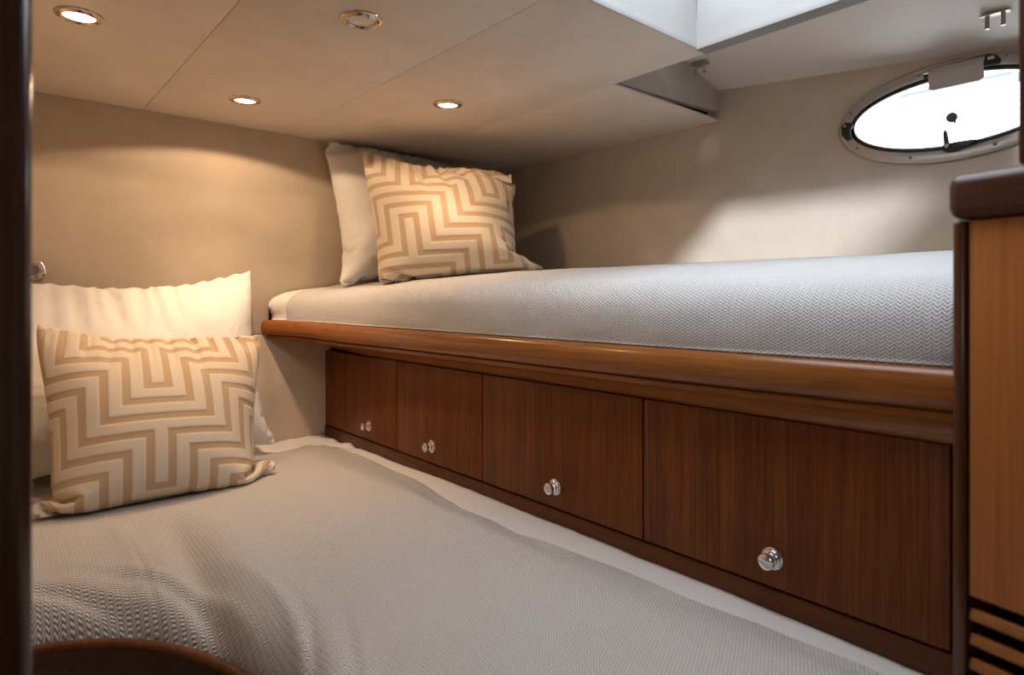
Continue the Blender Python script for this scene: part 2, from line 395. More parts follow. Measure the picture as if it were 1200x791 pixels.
mesh('pane', V, [tuple(range(n))[::-1], tuple(range(n, 2*n))]+[(k, (k+1) % n, n+(k+1) % n, n+k) for k in range(n)], 'glass', port, sharp=30)
for y, z in ((0.510, 1.690), (0.668, 1.634), (0.651, 1.538), (0.529, 1.494), (0.361, 1.497), (0.340, 1.690), (0.235, 1.538), (0.232, 1.646)):
    r = lathe('screw', [(0.0, 0.0135), (0.003, 0.0133), (0.0045, 0.0122), (0.005, 0.0105), (0.005, 0.009)], (XH, y, z), (-1, 0, 0), 'steel', port, 16)
    bm = bmesh.new(); add_box(bm, (XH-0.0142, y-0.003, z-0.0006), (XH-0.0125, y+0.003, z+0.0006)); add_box(bm, (XH-0.0142, y-0.0006, z-0.003), (XH-0.0125, y+0.0006, z+0.003))
    s = from_bm('screw_slot', bm, 'black'); s.parent = r; s.matrix_parent_inverse = Matrix.Translation(r.location).inverted()
def plate(name, pts, x0, x1, mat, bev=0.0015):   # outline in the hull plane (y, z), from depth x0 to x1 off the hull
    bm = bmesh.new(); f = bm.faces.new([bm.verts.new((XH-x0, y, z)) for y, z in pts])
    r = bmesh.ops.extrude_face_region(bm, geom=[f])
    for v in [q for q in r['geom'] if isinstance(q, bmesh.types.BMVert)]: v.co.x = XH-x1
    bmesh.ops.bevel(bm, geom=list(bm.edges), offset=bev, segments=2, profile=0.5, affect='EDGES')
    return from_bm(name, bm, mat, port)
# hinge block and the vinyl flap folded over it
plate('hinge', [(0.500, 1.680), (0.500, 1.690), (0.488, 1.701), (0.372, 1.703), (0.356, 1.697), (0.348, 1.684), (0.352, 1.675)], 0.008, 0.016, 'black')
for yy in (0.492, 0.366):
    lathe('hinge_pin', [(0.0, 0.006), (0.004, 0.006), (0.004, -0.006), (0.0, -0.006)], (XH-0.019, yy, 1.692), (0, 1, 0), 'steel', port, 16)
fl = []
for a in range(9):
    z = 1.6995-0.056*a/8; x = 0.017+0.010*math.sin(math.pi*min(1, a/8*1.4)) + 0.010*(a/8)
    for y in np.linspace(0.378, 0.486, 14):
        zz = z
        if a == 8: zz += 0.004*max(0, 1-min(y-0.378, 0.486-y)/0.008)
        fl.append((XH-x, y, zz))
V = fl+[(x+0.002, y, z) for x, y, z in fl]; nf = len(fl)
F = grid_faces(9, 14); F += [tuple(i+nf for i in f[::-1]) for f in F]
rim = [j for j in range(14)]+[14*i+13 for i in range(1, 9)]+[14*8+j for j in range(12, -1, -1)]+[14*i for i in range(7, 0, -1)]
F += [(rim[i], rim[(i+1) % len(rim)], rim[(i+1) % len(rim)]+nf, rim[i]+nf) for i in range(len(rim))]
mesh('blind_flap', V, F, 'flap', port, sharp=60)
# dog that clamps the pane at the bottom, the one at the tip and the pull on the glass
plate('latch_base', [(0.458, 1.512), (0.462, 1.500), (0.450, 1.493), (0.430, 1.494), (0.398, 1.505), (0.394, 1.513), (0.430, 1.514)], 0.010, 0.020, 'black')
plate('latch_lever', [(0.4545, 1.500), (0.4570, 1.538), (0.4530, 1.546), (0.4485, 1.538), (0.4430, 1.503), (0.448, 1.498)], 0.020, 0.027, 'black')
lathe('latch_screw', [(0.0, 0.0300), (0.003, 0.0297), (0.005, 0.028), (0.005, 0.020)], (XH, 0.4495, 1.506), (-1, 0, 0), 'steel', port, 16)
plate('tip_dog', [(0.690, 1.604), (0.680, 1.612), (0.664, 1.608), (0.660, 1.598), (0.668, 1.588), (0.663, 1.566), (0.676, 1.562), (0.689, 1.580)], 0.010, 0.017, 'black')
lathe('dog_screw', [(0.0, 0.0195), (0.003, 0.0192), (0.004, 0.0175), (0.004, 0.015)], (XH, 0.680, 1.602), (-1, 0, 0), 'steel', port, 16)
lathe('pane_knob', [(0.0, 0.010), (0.009, 0.0095), (0.0115, 0.007), (0.0115, 0.001), (0.006, -0.003), (0.0, -0.003)], (XH, 0.4445, 1.576), (-1, 0, 0), 'knob', port, 24)
plate('knob_tab', [(0.4400, 1.5675), (0.4415, 1.562), (0.4370, 1.562), (0.4360, 1.566)], 0.000, 0.006, 'knob', 0.0008)
# quay and topsides beyond the porthole
qy = struct(empty('trim_1', (4.2, 0.4, 0)))
box('quay_wall', (4.2, -3.0, 0.0), (7.0, 4.0, 1.2), 'white', qy, 0.02)
aw = empty('awning', (5.4, 0.6, 1.2), 'pale quay awning outside, glimpsed along the top of the porthole', 'awning')
box('valance', (5.0, -0.6, 2.515), (5.03, 1.62, 2.578), 'canvas', aw, 0.004)
box('canopy', (5.0, -0.6, 2.580), (5.12, 1.62, 2.610), 'canvas', aw, 0.004)
for py_ in (-0.5, 0.965):
    for px_ in (5.06,): box('post', (px_-0.02, py_-0.02, 1.201), (px_+0.02, py_+0.02, 2.579), 'white', aw, 0.004)

# ------------------------------------------------------------------ berth cabinet (upper bunk)
XF = 0.932
bunk = empty('bunk_cabinet', (1.3, 1.15, 0.0), 'mahogany bunk base with four cupboard doors along the hull side', 'cabinet')
box('carcass', (XF+0.018, 0.215, 0.55), (XH-0.002, YB-0.002, 1.055), 'dark', bunk, 0)
def door_front(y0, y1, ky, kz=0.747):
    d = box('door', (XF, y0+0.002, 0.702), (XF+0.018, y1-0.002, 0.962), 'doorw', bunk, 0.0012)
    k = lathe('knob', [(r_*1.22, h_*1.2) for r_, h_ in [(0.0, 0.0215), (0.0075, 0.0212), (0.0098, 0.0195), (0.0102, 0.017), (0.0096, 0.0145), (0.0065, 0.0125), (0.0058, 0.0105),
                       (0.0085, 0.0092), (0.0092, 0.0080), (0.0092, 0.0065), (0.0112, 0.0055), (0.0118, 0.0042), (0.0118, 0.003), (0.0138, 0.0022), (0.0142, 0.001), (0.0142, -0.0005)]], (XF, ky, kz), (-1, 0, 0), 'chrome')
    k['label'] = 'small chrome ringed knob'
    k.parent = d; k.matrix_parent_inverse = Matrix.Translation(d.location).inverted()
for a in ((1.607, 1.940, 1.775), (1.198, 1.607, 1.419), (0.716, 1.198, 0.945), (0.236, 0.716, 0.469)):
    door_front(*a)
box('end_stile', (XF, 1.942, 0.702), (XF+0.018, YB-0.001, 0.962), 'doorw', bunk, 0.0012)
box('plinth', (XF-0.003, 0.212, 0.60), (XF+0.018, YB-0.001, 0.698), 'plinth', bunk, 0.0025)
RAIL = [(0.208, 0.906), (0.23, 0.905), (0.6, 0.884), (1.23, 0.875), (1.6, 0.866), (1.75, 0.858), (1.85, 0.842), (1.95, 0.806), (2.03, 0.762), (2.098, 0.722)]
def smooth_path(pts, n):
    p = np.array(sorted(pts)); t = np.linspace(p[0, 0], p[-1, 0], n); x = np.interp(t, p[:, 0], p[:, 1])
    for _ in range(6): x[1:-1] = (x[:-2]+2*x[1:-1]+x[2:])/4
    return t, x
ys, xs = smooth_path(RAIL, 120)
def station_sweep(name, secs, mat, parent, sharp=50):
    m = len(secs[0]); V = [p for s in secs for p in s]; F = grid_faces(len(secs), m, True)
    F += [tuple(range(m)), tuple(range((len(secs)-1)*m, len(secs)*m))[::-1]]
    bm = bmesh.new(); bv = [bm.verts.new(v) for v in V]
    for f in F: bm.faces.new([bv[i] for i in f])
    return from_bm(name, bm, mat, parent, sharp=sharp)
secs = []
for y, x in zip(ys, xs):
    k = smooth01((y-1.75)/0.35)
    zt, zb = 1.063+0.011*k, 1.010+0.016*k
    hgt = zt-zb
    prof = [(0.20, zt-0.006), (0.03, zt-0.004), (0.0, zt), (-0.006, zt-0.003), (-0.0105, zt-0.010), (-0.0125, zt-hgt*0.4), (-0.0125, zt-hgt*0.62), (-0.0105, zb+0.007), (-0.005, zb+0.001), (0.0, zb), (0.20, zb)]
    secs.append([(min(x+o, XH-0.004), y, z) for o, z in prof])
station_sweep('bunk_rail', secs, 'rail', bunk)
secs = []
for y, x in zip(ys, xs):
    k = smooth01((y-1.75)/0.35); z0 = 1.0085+0.016*k; z1 = 0.9635+0.012*k; x0 = x+0.004; x1 = XF+0.004
    pr = [(x0+0.004, z0), (x0, z0-0.003), (x0+0.001, z0-0.012-0.0*k)]
    for t in (0.15, 0.35, 0.6, 0.85): pr.append((x0+0.002+(x1-x0)*t, z0-0.012+(z1-z0+0.012)*(t**1.3)))
    pr += [(x1, z1), (x1+0.02, z1), (x1+0.02, z0)]
    secs.append([(a, y, b) for a, b in pr])
station_sweep('rail_moulding', secs, 'rail', bunk)

# upper mattress and its blanket
def xfront(y): return np.interp(y, ys, xs)
def bunk_section(y, m=46):                  # outline of the mattress from the rail up over the shoulder to the hull
    xf = float(xfront(y))+0.010
    s = np.linspace(0, 1, m); x = np.empty(m); z = np.empty(m)
    zt0 = 1.160; k = smooth01((y-1.7)/0.4)
    zt0 = 1.180-0.012*k
    z0 = 1.0665+0.008*k
    a = s < 0.4
    q = s[a]/0.4
    z[a] = z0+(zt0-z0)*np.sin(q*math.pi/2)**1.1
    x[a] = xf-0.008*np.sin(q*math.pi)+0.085*(1-np.cos(q*math.pi/2))**1.6
    q = (s[~a]-0.4)/0.6
    x[~a] = xf+0.085+(XH-0.012-xf-0.085)*q
    z[~a] = zt0+0.060*(1-np.exp(-q*2.6))/(1-math.exp(-2.6))
    return x, z
def bunk_cover(name, y0, y1, off, mat, under, wr, seed, parent=None, ny=150, edge=0.02):
    yy = np.linspace(y0, y1, ny); V = []; UV = []
    m = 60
    for y in yy:
        x, z = bunk_section(y, m)
        dx, dz = np.gradient(x), np.gradient(z); l = np.hypot(dx, dz)+1e-9
        nx, nz = -dz/l, dx/l
        e = min(y-y0, y1-y)/edge
        sh = 1-max(0, 1-e)**2 if e < 1 else 1.0
        o = off*(0.2+0.8*sh)
        arc = np.concatenate([[0], np.cumsum(np.hypot(np.diff(x), np.diff(z)))])
        for j in range(m):
            wv = wr*(mnoise.fractal(Vector((y*5, arc[j]*7, seed)), 1.0, 2.0, 3)+0.9*max(0, 1-arc[j]/0.25)*mnoise.noise(Vector((y*9+arc[j]*6, arc[j]*5, seed+7))))
            if under: wv *= 1+2.5*float(smooth01((y-1.95)/0.06))
            if arc[j] < 0.02: wv *= arc[j]/0.02
            V.append((x[j]+nx[j]*(o+wv), y, z[j]+nz[j]*(o+wv))); UV.append((y, arc[j]))
    nf = len(V); F = [f[::-1] for f in grid_faces(ny, m)]
    if under:                               # close to a solid block
        lo = []
        for i in range(ny):
            for j in range(m): lo.append((V[i*m+j][0], V[i*m+j][1], min(V[i*m][2], 1.069)))
        b0 = len(V); V += lo; UV += UV[:nf]
        F += [tuple(b0+a for a in f[::-1]) for f in F]
    else:
        inner = [(v[0]+0.004, v[1], v[2]-0.004) for v in V]; b0 = len(V); V += inner; UV += UV[:nf]
        F += [tuple(b0+a for a in f[::-1]) for f in F]
    rim = [i*m for i in range(ny)]+[(ny-1)*m+j for j in range(1, m)]+[i*m+m-1 for i in range(ny-2, -1, -1)]+[j for j in range(m-2, 0, -1)]
    F += [(rim[i], rim[(i+1) % len(rim)], rim[(i+1) % len(rim)]+b0, rim[i]+b0) for i in range(len(rim))]
    return mesh(name, V, F, mat, parent, uv=UV)
tag(bunk_cover('bunk_mattress', 0.232, 2.085, 0.0, 'sheet', True, 0.004, 3.0, edge=0.03), 'mattress in white sheet lying on the upper bunk', 'mattress')
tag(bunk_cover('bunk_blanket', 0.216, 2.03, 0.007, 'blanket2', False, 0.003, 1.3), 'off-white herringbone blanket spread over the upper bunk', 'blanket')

# ------------------------------------------------------------------ lower berth
EDGE = [(-0.058, 1.235), (0.0, 1.236), (0.065, 1.228), (0.13, 1.192), (0.182, 1.150), (0.220, 1.100), (0.252, 1.045), (0.277, 0.98), (0.292, 0.92), (0.300, 0.83), (0.302, 0.6), (0.302, 0.2), (0.302, -0.70)]
def resample(pts, n, it=3):
    p = np.array(pts); d = np.concatenate([[0], np.cumsum(np.hypot(*np.diff(p, axis=0).T))]); t = np.linspace(0, d[-1], n)
    q = np.stack([np.interp(t, d, p[:, 0]), np.interp(t, d, p[:, 1])], 1)
    for _ in range(it): q[1:-1] = (q[:-2]+2*q[1:-1]+q[2:])/4
    return q
edge = resample(EDGE, 160, 8)
tan = np.gradient(edge, axis=0); tan /= np.linalg.norm(tan, axis=1)[:, None]
nrm = np.stack([-tan[:, 1], tan[:, 0]], 1)   # towards the bed
bed = empty('berth', (0.6, 1.0, 0.0), 'dark wooden berth base with curved lee board below the lower bed', 'bed base')
def plan_sweep(name, prof, mat, parent):
    secs = [[(e[0]+n_[0]*o, e[1]+n_[1]*o, z) for o, z in prof] for e, n_ in zip(edge, nrm)]
    return station_sweep(name, secs, mat, parent)
plan_sweep('lee_board', [(-0.002, 0.001), (-0.002, 0.592), (0.016, 0.592), (0.016, 0.001)], 'board', bed)
R = 0.010
plan_sweep('board_rim', [(0.007+R*math.cos(a)*0.95, 0.594+R*math.sin(a)) for a in np.linspace(0, 2*math.pi, 15)[:-1]], 'plinth', bed)

def sd_edge(x, y):                          # signed distance to the lee board, positive over the bed
    P = np.stack([x.ravel(), y.ravel()], 1); out = np.empty(len(P))
    for i in range(0, len(P), 4000):
        q = P[i:i+4000]; d = ((q[:, None, :]-edge[None, :, :])**2).sum(2); k = d.argmin(1)
        s = ((q-edge[k])*nrm[k]).sum(1); out[i:i+4000] = np.where(np.abs(s) > 0, np.sign(s), 1)*np.sqrt(d[np.arange(len(q)), k])
    return out.reshape(x.shape)
def near_edge_s(x, y):                      # arc position of the nearest edge point
    P = np.stack([x.ravel(), y.ravel()], 1); L = np.concatenate([[0], np.cumsum(np.hypot(*np.diff(edge, axis=0).T))]); out = np.empty(len(P))
    for i in range(0, len(P), 4000):
        q = P[i:i+4000]; out[i:i+4000] = L[((q[:, None, :]-edge[None])**2).sum(2).argmin(1)]
    return out.reshape(x.shape)
def z_mattress(x, y, d):
    z = 0.668+0.004*np.sin(x*5+y*3)
    return z-0.105*np.exp(-np.clip(d-0.012, 0, 9)/0.075)
def height_sheet(name, X, Y, Zt, keep, mat, th, uv=None, bottom=None, parent=None):
    n, m = X.shape; idx = -np.ones(n*m, int); fs = []
    for f in grid_faces(n, m):
        if all(keep.ravel()[list(f)]): fs.append(f)
    used = sorted({i for f in fs for i in f}); mp = {u: k for k, u in enumerate(used)}
    V = [(X.ravel()[u], Y.ravel()[u], Zt.ravel()[u]) for u in used]; UV = [(X.ravel()[u], Y.ravel()[u]) for u in used] if uv is None else [tuple(uv.reshape(-1, 2)[u]) for u in used]
    F = [tuple(mp[i] for i in f) for f in fs]
    nb = len(V); V += [(x, y, bottom if bottom is not None else z-th) for x, y, z in V]; UV += UV[:]
    cnt = {}
    for f in F:
        for a, b in zip(f, f[1:]+f[:1]): cnt[(a, b)] = 1
    E2 = [(a, b) for (a, b) in cnt if (b, a) not in cnt]
    F2 = F+[tuple(i+nb for i in f[::-1]) for f in F]+[(b, a, a+nb, b+nb) for a, b in E2]
    nm = Vector(np.cross(np.array(V[F[0][1]])-np.array(V[F[0][0]]), np.array(V[F[0][2]])-np.array(V[F[0][0]])))
    if nm.z < 0: F2 = [f[::-1] for f in F2]
    return mesh(name, V, F2, mat, parent, uv=UV)
gx, gy = np.meshgrid(np.linspace(-0.056, XF-0.005, 110), np.linspace(-0.68, YB-0.004, 230), indexing='ij')
d = sd_edge(gx, gy)
keep = d > 0.018
zm = z_mattress(gx, gy, d)+0.003*fbm(gx, gy, 6, 2.0)
zm += 0.010*smooth01((gy-1.80)/0.1)*fbm(gx, gy, 16, 5.0)
def clear_of_cabinet(x, y): return (-0.207*(x-0.800)-0.978*(y-0.190) < -0.02) | (0.978*(x-0.800)-0.207*(y-0.190) < -0.02)
keep &= clear_of_cabinet(gx, gy)
tag(height_sheet('berth_mattress', gx, gy, zm, keep, 'sheet', 0, bottom=0.545), 'mattress in white sheet lying under the lower blanket', 'mattress')
box('berth_platform', (0.33, 0.212, 0.50), (XF+0.016, YB-0.002, 0.544), 'plinth', bed, 0)
box('berth_platform', (0.33, -0.70, 0.50), (0.60, 0.212, 0.544), 'plinth', bed, 0)
box('berth_platform', (-0.058, 1.262, 0.50), (0.33, YB-0.002, 0.544), 'plinth', bed, 0)

# lower blanket
def hem(y):
    return interp(y, [(-0.7, 0.86), (0.25, 0.856), (0.45, 0.862), (0.565, 0.838), (0.697, 0.846), (0.80, 0.828), (0.917, 0.815), (1.0, 0.822), (1.10, 0.812), (1.2, 0.83), (1.33, 0.855), (1.5, 0.862), (1.7, 0.862), (1.9, 0.86)])
nv, nu = 420, 200
ty = np.linspace(-0.66, 1.88, nv); yy = np.repeat(ty[None], nu, 0)
hx = hem(ty)
for _ in range(4): hx[1:-1] = (hx[:-2]+2*hx[1:-1]+hx[2:])/4
uu = np.linspace(0, 1, nu)[:, None]
bx = -0.054+(hx[None, :]+0.054)*uu; by = yy+0.02*np.sin(bx*9+1)*smooth01((yy-1.6)/0.28)
d = sd_edge(bx, by); es = near_edge_s(bx, by)
zb = 0.684+0.010*np.exp(-((bx-0.55)/0.25)**2)+0.004*fbm(bx, by, 3.0, 9.0)
zb -= 0.085*np.exp(-(np.clip(d-0.015, 0, 9)/0.055)**1.1)
# slanting drag folds above the curved board
fq = (d+es*0.36)/0.047*2*math.pi+1.2*np.sin(es*9)
zb += 0.0045*(np.sin(fq)+0.35*np.sin(fq*1.7+1))*np.exp(-((d-0.055)/0.05)**2)*smooth01((0.95-es)/0.4)
zb -= 0.06*np.exp(-np.clip(d-0.016, 0, 9)/0.010)
# long soft folds running towards the foot
def ridge(x0, wid, amp, ya, yb, slope=0.0):
    c = x0+slope*(by-1.0); return amp*np.exp(-((bx-c)/wid)**2)*smooth01((by-ya)/0.25)*smooth01((yb-by)/0.25)
zb += ridge(0.345, 0.040, 0.016, 0.3, 1.55, 0.03)-ridge(0.287, 0.024, 0.019, 0.4, 1.5, 0.015)+ridge(0.225, 0.018, 0.007, 0.6, 1.6, -0.03)
fc = 0.238-0.03*(by-1.0); zb -= 0.007*smooth01((fc-bx)/0.008)*smooth01((by-0.2)/0.2)*smooth01((1.5-by)/0.25)*np.exp(-np.clip(fc-bx, 0, 9)/0.06)
zb += ridge(0.60, 0.12, 0.006, -0.6, 1.8, 0.05)
dh = hx[None, :]-bx
zb += 0.010*np.exp(-((dh-0.075)/0.03)**2)*(0.6+0.4*np.sin(by*7))+0.006*np.exp(-((dh-0.022)/0.012)**2)*(0.5+0.5*np.sin(by*23+1))
zb -= 0.014*np.exp(-dh/0.008)*0.75
zb -= 0.012*smooth01((by-1.82)/0.05)
keep = (d > 0.018) & clear_of_cabinet(bx, by)
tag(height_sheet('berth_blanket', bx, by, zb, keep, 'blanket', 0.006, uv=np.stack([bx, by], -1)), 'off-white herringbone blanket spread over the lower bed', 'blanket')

# ------------------------------------------------------------------ pillows
def inflate(corners, w, h, seed, press, floor_z, front_limit=None, n=46, steps=170, iters=12, depth=0.02, pins=('TL', 'TR', 'BR', 'BL'), grav=0.7, top=()):
    # two square sheets sewn along their rim, filled from inside and left to settle against bed and bulkhead
    rs = np.random.RandomState(seed)
    TL, TR, BR, BL = [np.array(c, float) for c in corners]
    a = np.linspace(0, 1, n); U, W = np.meshgrid(a, a, indexing='ij')
    P = (U*W)[..., None]*TR+((1-U)*W)[..., None]*TL+((1-W)*U)[..., None]*BR+((1-U)*(1-W))[..., None]*BL
    nn = np.cross(TR-BL, TL-BR); nn /= np.linalg.norm(nn)
    rim = np.zeros((n, n), bool); rim[0] = rim[-1] = rim[:, 0] = rim[:, -1] = True
    b = np.clip(np.minimum(np.minimum(U, 1-U), np.minimum(W, 1-W))/0.12, 0, 1)
    if nn[1] > 0: nn = -nn                  # towards the viewer
    X = np.stack([P+nn*(depth*b)[..., None], P-nn*(depth*b)[..., None]])
    X += (rs.randn(*X.shape)*0.0012)*(~rim)[None, ..., None]
    lu, lw = w/(n-1), h/(n-1); ld = math.hypot(lu, lw)
    inv = np.ones((2, n, n)); pin_at = {'TL': (0, n-1), 'TR': (n-1, n-1), 'BR': (n-1, 0), 'BL': (0, 0)}
    for p in pins: inv[(slice(None),)+pin_at[p]] = 0
    pinpos = [(pin_at[p], X[(0,)+pin_at[p]].copy()) for p in pins]
    if top:                                 # the top seam is held up by the filling along a soft line
        kn = [(0.0, TL)]+[(fr, np.array(p, float)) for fr, p in top]+[(1.0, TR)]
        line = np.stack([np.interp(a, [k for k, _ in kn], [p[c] for _, p in kn]) for c in range(3)], 1)
        for _ in range(10): line[1:-1] = (line[:-2]+2*line[1:-1]+line[2:])/4
        for i in range(3, n-3, 3):
            ij = (i, n-1); inv[(slice(None),)+ij] = 0; pinpos.append((ij, line[i]))
    V = np.zeros_like(X); dt = 1/120
    sgn = 1.0
    def solve(i, j, rest, ks, kc):
        A, B = X[i], X[j]; d = B-A; l = np.sqrt((d*d).sum(-1))+1e-9
        e = l-rest; k = np.where(e > 0, ks, kc)
        wa, wb = inv[i], inv[j]; c = (k*e/l/np.maximum(wa+wb, 1e-6))[..., None]*d
        X[i] = A+wa[..., None]*c; X[j] = X[j]-wb[..., None]*c
    s0, al = slice(None), slice(None)
    sets = []
    for o in (0, 1):
        sets.append(((s0, slice(o, n-1, 2), al), (s0, slice(o+1, n, 2), al), lu, 1.0, 0.55))
        sets.append(((s0, al, slice(o, n-1, 2)), (s0, al, slice(o+1, n, 2)), lw, 1.0, 0.55))
        sets.append(((s0, slice(o, n-1, 2), slice(0, n-1)), (s0, slice(o+1, n, 2), slice(1, n)), ld, 0.18, 0.08))
        sets.append(((s0, slice(o, n-1, 2), slice(1, n)), (s0, slice(o+1, n, 2), slice(0, n-1)), ld, 0.18, 0.08))
    bend = []                               # bending: every second point
    for o in (0, 1, 2, 3):
        i0 = np.array([k for k in range(n-2) if k % 4 == o])
        bend.append(((s0, i0, al), (s0, i0+2, al), 2*lu, 0.0, 0.05)); bend.append(((s0, al, i0), (s0, al, i0+2), 2*lw, 0.0, 0.05))
    for st in range(steps):
        f = np.zeros_like(X); f[..., 2] -= grav
        for k in (0, 1):
            nu_ = np.gradient(X[k], axis=0); nv_ = np.gradient(X[k], axis=1)
            N_ = np.cross(nu_, nv_)/(lu*lw)
            if k == 0 and st == 0: sgn = 1.0 if (N_*nn).sum() > 0 else -1.0
            f[k] += press*N_*sgn*(1 if k == 0 else -1)
        V = (V+f*dt)*0.965
        old = X.copy(); X += V*dt*inv[..., None]
        for it in range(iters):
            for q in sets: solve(*q)
            if it % 3 == 0:
                for q in bend: solve(*q)
            m = (X[0]+X[1])/2; X[0][rim] = m[rim]; X[1][rim] = m[rim]
            for ij, p in pinpos: X[0][ij] = p; X[1][ij] = p
        fz = floor_z(X[..., 0], X[..., 1])+0.002; hit = X[..., 2] < fz
        X[..., 2] = np.maximum(X[..., 2], fz); X[..., 0:2] = np.where(hit[..., None], old[..., 0:2]*0.7+X[..., 0:2]*0.3, X[..., 0:2])
        X[..., 1] = np.minimum(X[..., 1], YB-0.003); X[..., 2] = np.minimum(X[..., 2], ZC-0.003); X[..., 0] = np.minimum(X[..., 0], XH-0.004)
        if front_limit is not None: X[..., 1] = np.minimum(X[..., 1], front_limit(X[..., 0], X[..., 2])-0.004)
        m = (X[0]+X[1])/2; X[0][rim] = m[rim]; X[1][rim] = m[rim]
        V = (X-old)/dt
        sp = np.sqrt((V*V).sum(-1))[..., None]; V *= np.minimum(1, 2.0/np.maximum(sp, 1e-6))
    return X
def front_of(X):                            # how far a settled pillow reaches towards the viewer, over (x, z)
    g0, gz0, cs = X[..., 0].min()-0.02, X[..., 2].min()-0.02, 0.018
    nx = int((X[..., 0].max()-g0)/cs)+3; nz = int((X[..., 2].max()-gz0)/cs)+3
    G = np.full((nx, nz), 9.0)
    np.minimum.at(G, (((X[..., 0]-g0)/cs).astype(int).ravel(), ((X[..., 2]-gz0)/cs).astype(int).ravel()), X[..., 1].ravel())
    def at(x, z):
        i = np.clip((x-g0)/cs-0.5, 0, nx-1.001); k = np.clip((z-gz0)/cs-0.5, 0, nz-1.001)
        i0, k0 = i.astype(int), k.astype(int); i1, k1 = np.minimum(i0+1, nx-1), np.minimum(k0+1, nz-1)
        inside = ((x-g0)/cs >= 0) & ((x-g0)/cs < nx) & ((z-gz0)/cs >= 0) & ((z-gz0)/cs < nz)
        return np.where(inside, np.minimum(np.minimum(G[i0, k0], G[i1, k0]), np.minimum(G[i0, k1], G[i1, k1])), 9.0)
    return at
def refine(G, n2):                          # cubic resampling of a sheet to n2 x n2 points
    def along(G):
        n = G.shape[0]; t = np.linspace(0, n-1, n2); i = np.clip(t.astype(int), 0, n-2); f = (t-i)[:, None, None]
        E = np.concatenate([2*G[:1]-G[1:2], G, 2*G[-1:]-G[-2:-1]]); p0, p1, p2, p3 = E[i], E[i+1], E[i+2], E[i+3]
        return p1+0.5*f*(p2-p0+f*(2*p0-5*p1+4*p2-p3+f*(3*(p1-p2)+p3-p0)))
    return along(along(G).swapaxes(0, 1)).swapaxes(0, 1)
def maze(x, y):                             # x, y in strip pitches; 1 on the raised velvet strips
    xf = np.abs(((x+6) % 12+12) % 12-6)     # fold: valley at 0, peak at 6
    best = np.full(x.shape, 9.0)
    def seg_h(x0, x1, yc):
        dx = np.maximum(np.maximum(x0-xf, xf-x1), 0); return np.maximum(dx, np.abs(y-yc))
    def seg_v(xc, y0, y1):
        dy = np.maximum(np.maximum(y0-y, y-y1), 0); return np.maximum(np.abs(xf-xc), dy)
    for per in range(-5, 6):
        for s in range(3):
            y0 = per*6-s                    # y upwards: nested sets step down one pitch each
            best = np.minimum(best, seg_h(0, 1+s, y0))
            for k in range(3):
                xr = 1+s+3*k
                if xr > 6: break
                best = np.minimum(best, seg_v(xr, y0+3*k, y0+3*k+3))
                best = np.minimum(best, seg_h(xr, min(xr+3, 6), y0+3*k+3))
            if s == 2: best = np.minimum(best, seg_v(0, y0-3, y0))
    return best
def make_pillow(name, label, cat, front, back, mat, pattern=None, group=None):
    n = front.shape[0]; V = []; idx = np.empty((2, n, n), int)
    border = np.zeros((n, n), bool); border[0] = border[-1] = border[:, 0] = border[:, -1] = True
    nrmF = np.cross(np.gradient(front, axis=0), np.gradient(front, axis=1)); nrmF /= np.linalg.norm(nrmF, axis=2)[..., None]+1e-9
    pat = np.zeros((n, n))
    a = np.linspace(0, 1, n); U, W = np.meshgrid(a, a, indexing='ij')
    if pattern:
        px, py, sc = pattern
        dist = maze((U-px)*sc, (W-py)*sc); pat = np.clip((0.30-dist)/0.10+0.5, 0, 1)
        sgn = 1 if np.mean((nrmF*(front-back)).sum(2)) > 0 else -1
        front = front+sgn*nrmF*(0.0016*pat*(1-border))[..., None]
    ii = 0; P = []; UV = []
    for k, G in enumerate((front, back)):
        for i in range(n):
            for j in range(n):
                if k == 1 and border[i, j]: idx[1, i, j] = idx[0, i, j]; continue
                V.append(G[i, j]); UV.append((U[i, j], W[i, j])); P.append(pat[i, j]); idx[k, i, j] = ii; ii += 1
    F = []
    for i in range(n-1):
        for j in range(n-1):
            F.append((idx[0, i, j], idx[0, i+1, j], idx[0, i+1, j+1], idx[0, i, j+1]))
            F.append((idx[1, i, j], idx[1, i, j+1], idx[1, i+1, j+1], idx[1, i+1, j]))
    o = mesh(name, V, F, mat, uv=UV)
    if pattern:
        at = o.data.attributes.new('pattern', 'FLOAT', 'POINT'); at.data.foreach_set('value', np.array(P, np.float32))
    return tag(o, label, cat, group)
def place(X, n, *args): return make_pillow(args[0], args[1], args[2], refine(X[0], n), refine(X[1], n), *args[3:])
def berth_top(x, y): return 0.690+0.010*np.exp(-((x-0.55)/0.25)**2)
def bunk_top(x, y): return 1.189+0.060*(1-np.exp(-np.clip((x-0.97)/0.77, 0, 1)*2.6))/(1-math.exp(-2.6))
LP = inflate([(-0.05, 2.04, 1.190), (0.662, 2.06, 1.235), (0.695, 1.92, 0.705), (-0.05, 1.90, 0.705)], 0.75, 0.555, 3, 1.2, berth_top, top=[(0.27, (0.15, 2.05, 1.188)), (0.46, (0.285, 2.05, 1.174)), (0.73, (0.475, 2.055, 1.186))])
place(LP, 110, 'pillow', 'plain white pillow against the bulkhead on the lower bed', 'pillow', 'pillow')
LC = inflate([(0.105, 1.79, 1.087), (0.595, 1.79, 1.044), (0.573, 1.60, 0.71), (0.094, 1.63, 0.70)], 0.535, 0.485, 7, 1.2, berth_top, front_of(LP), n=54, top=[(0.26, (0.232, 1.79, 1.052)), (0.56, (0.38, 1.79, 1.044))])
place(LC, 230, 'cushion', 'beige geometric cushion propped on the lower bed', 'cushion', 'cushion', (0.46, 0.60, 12.5))
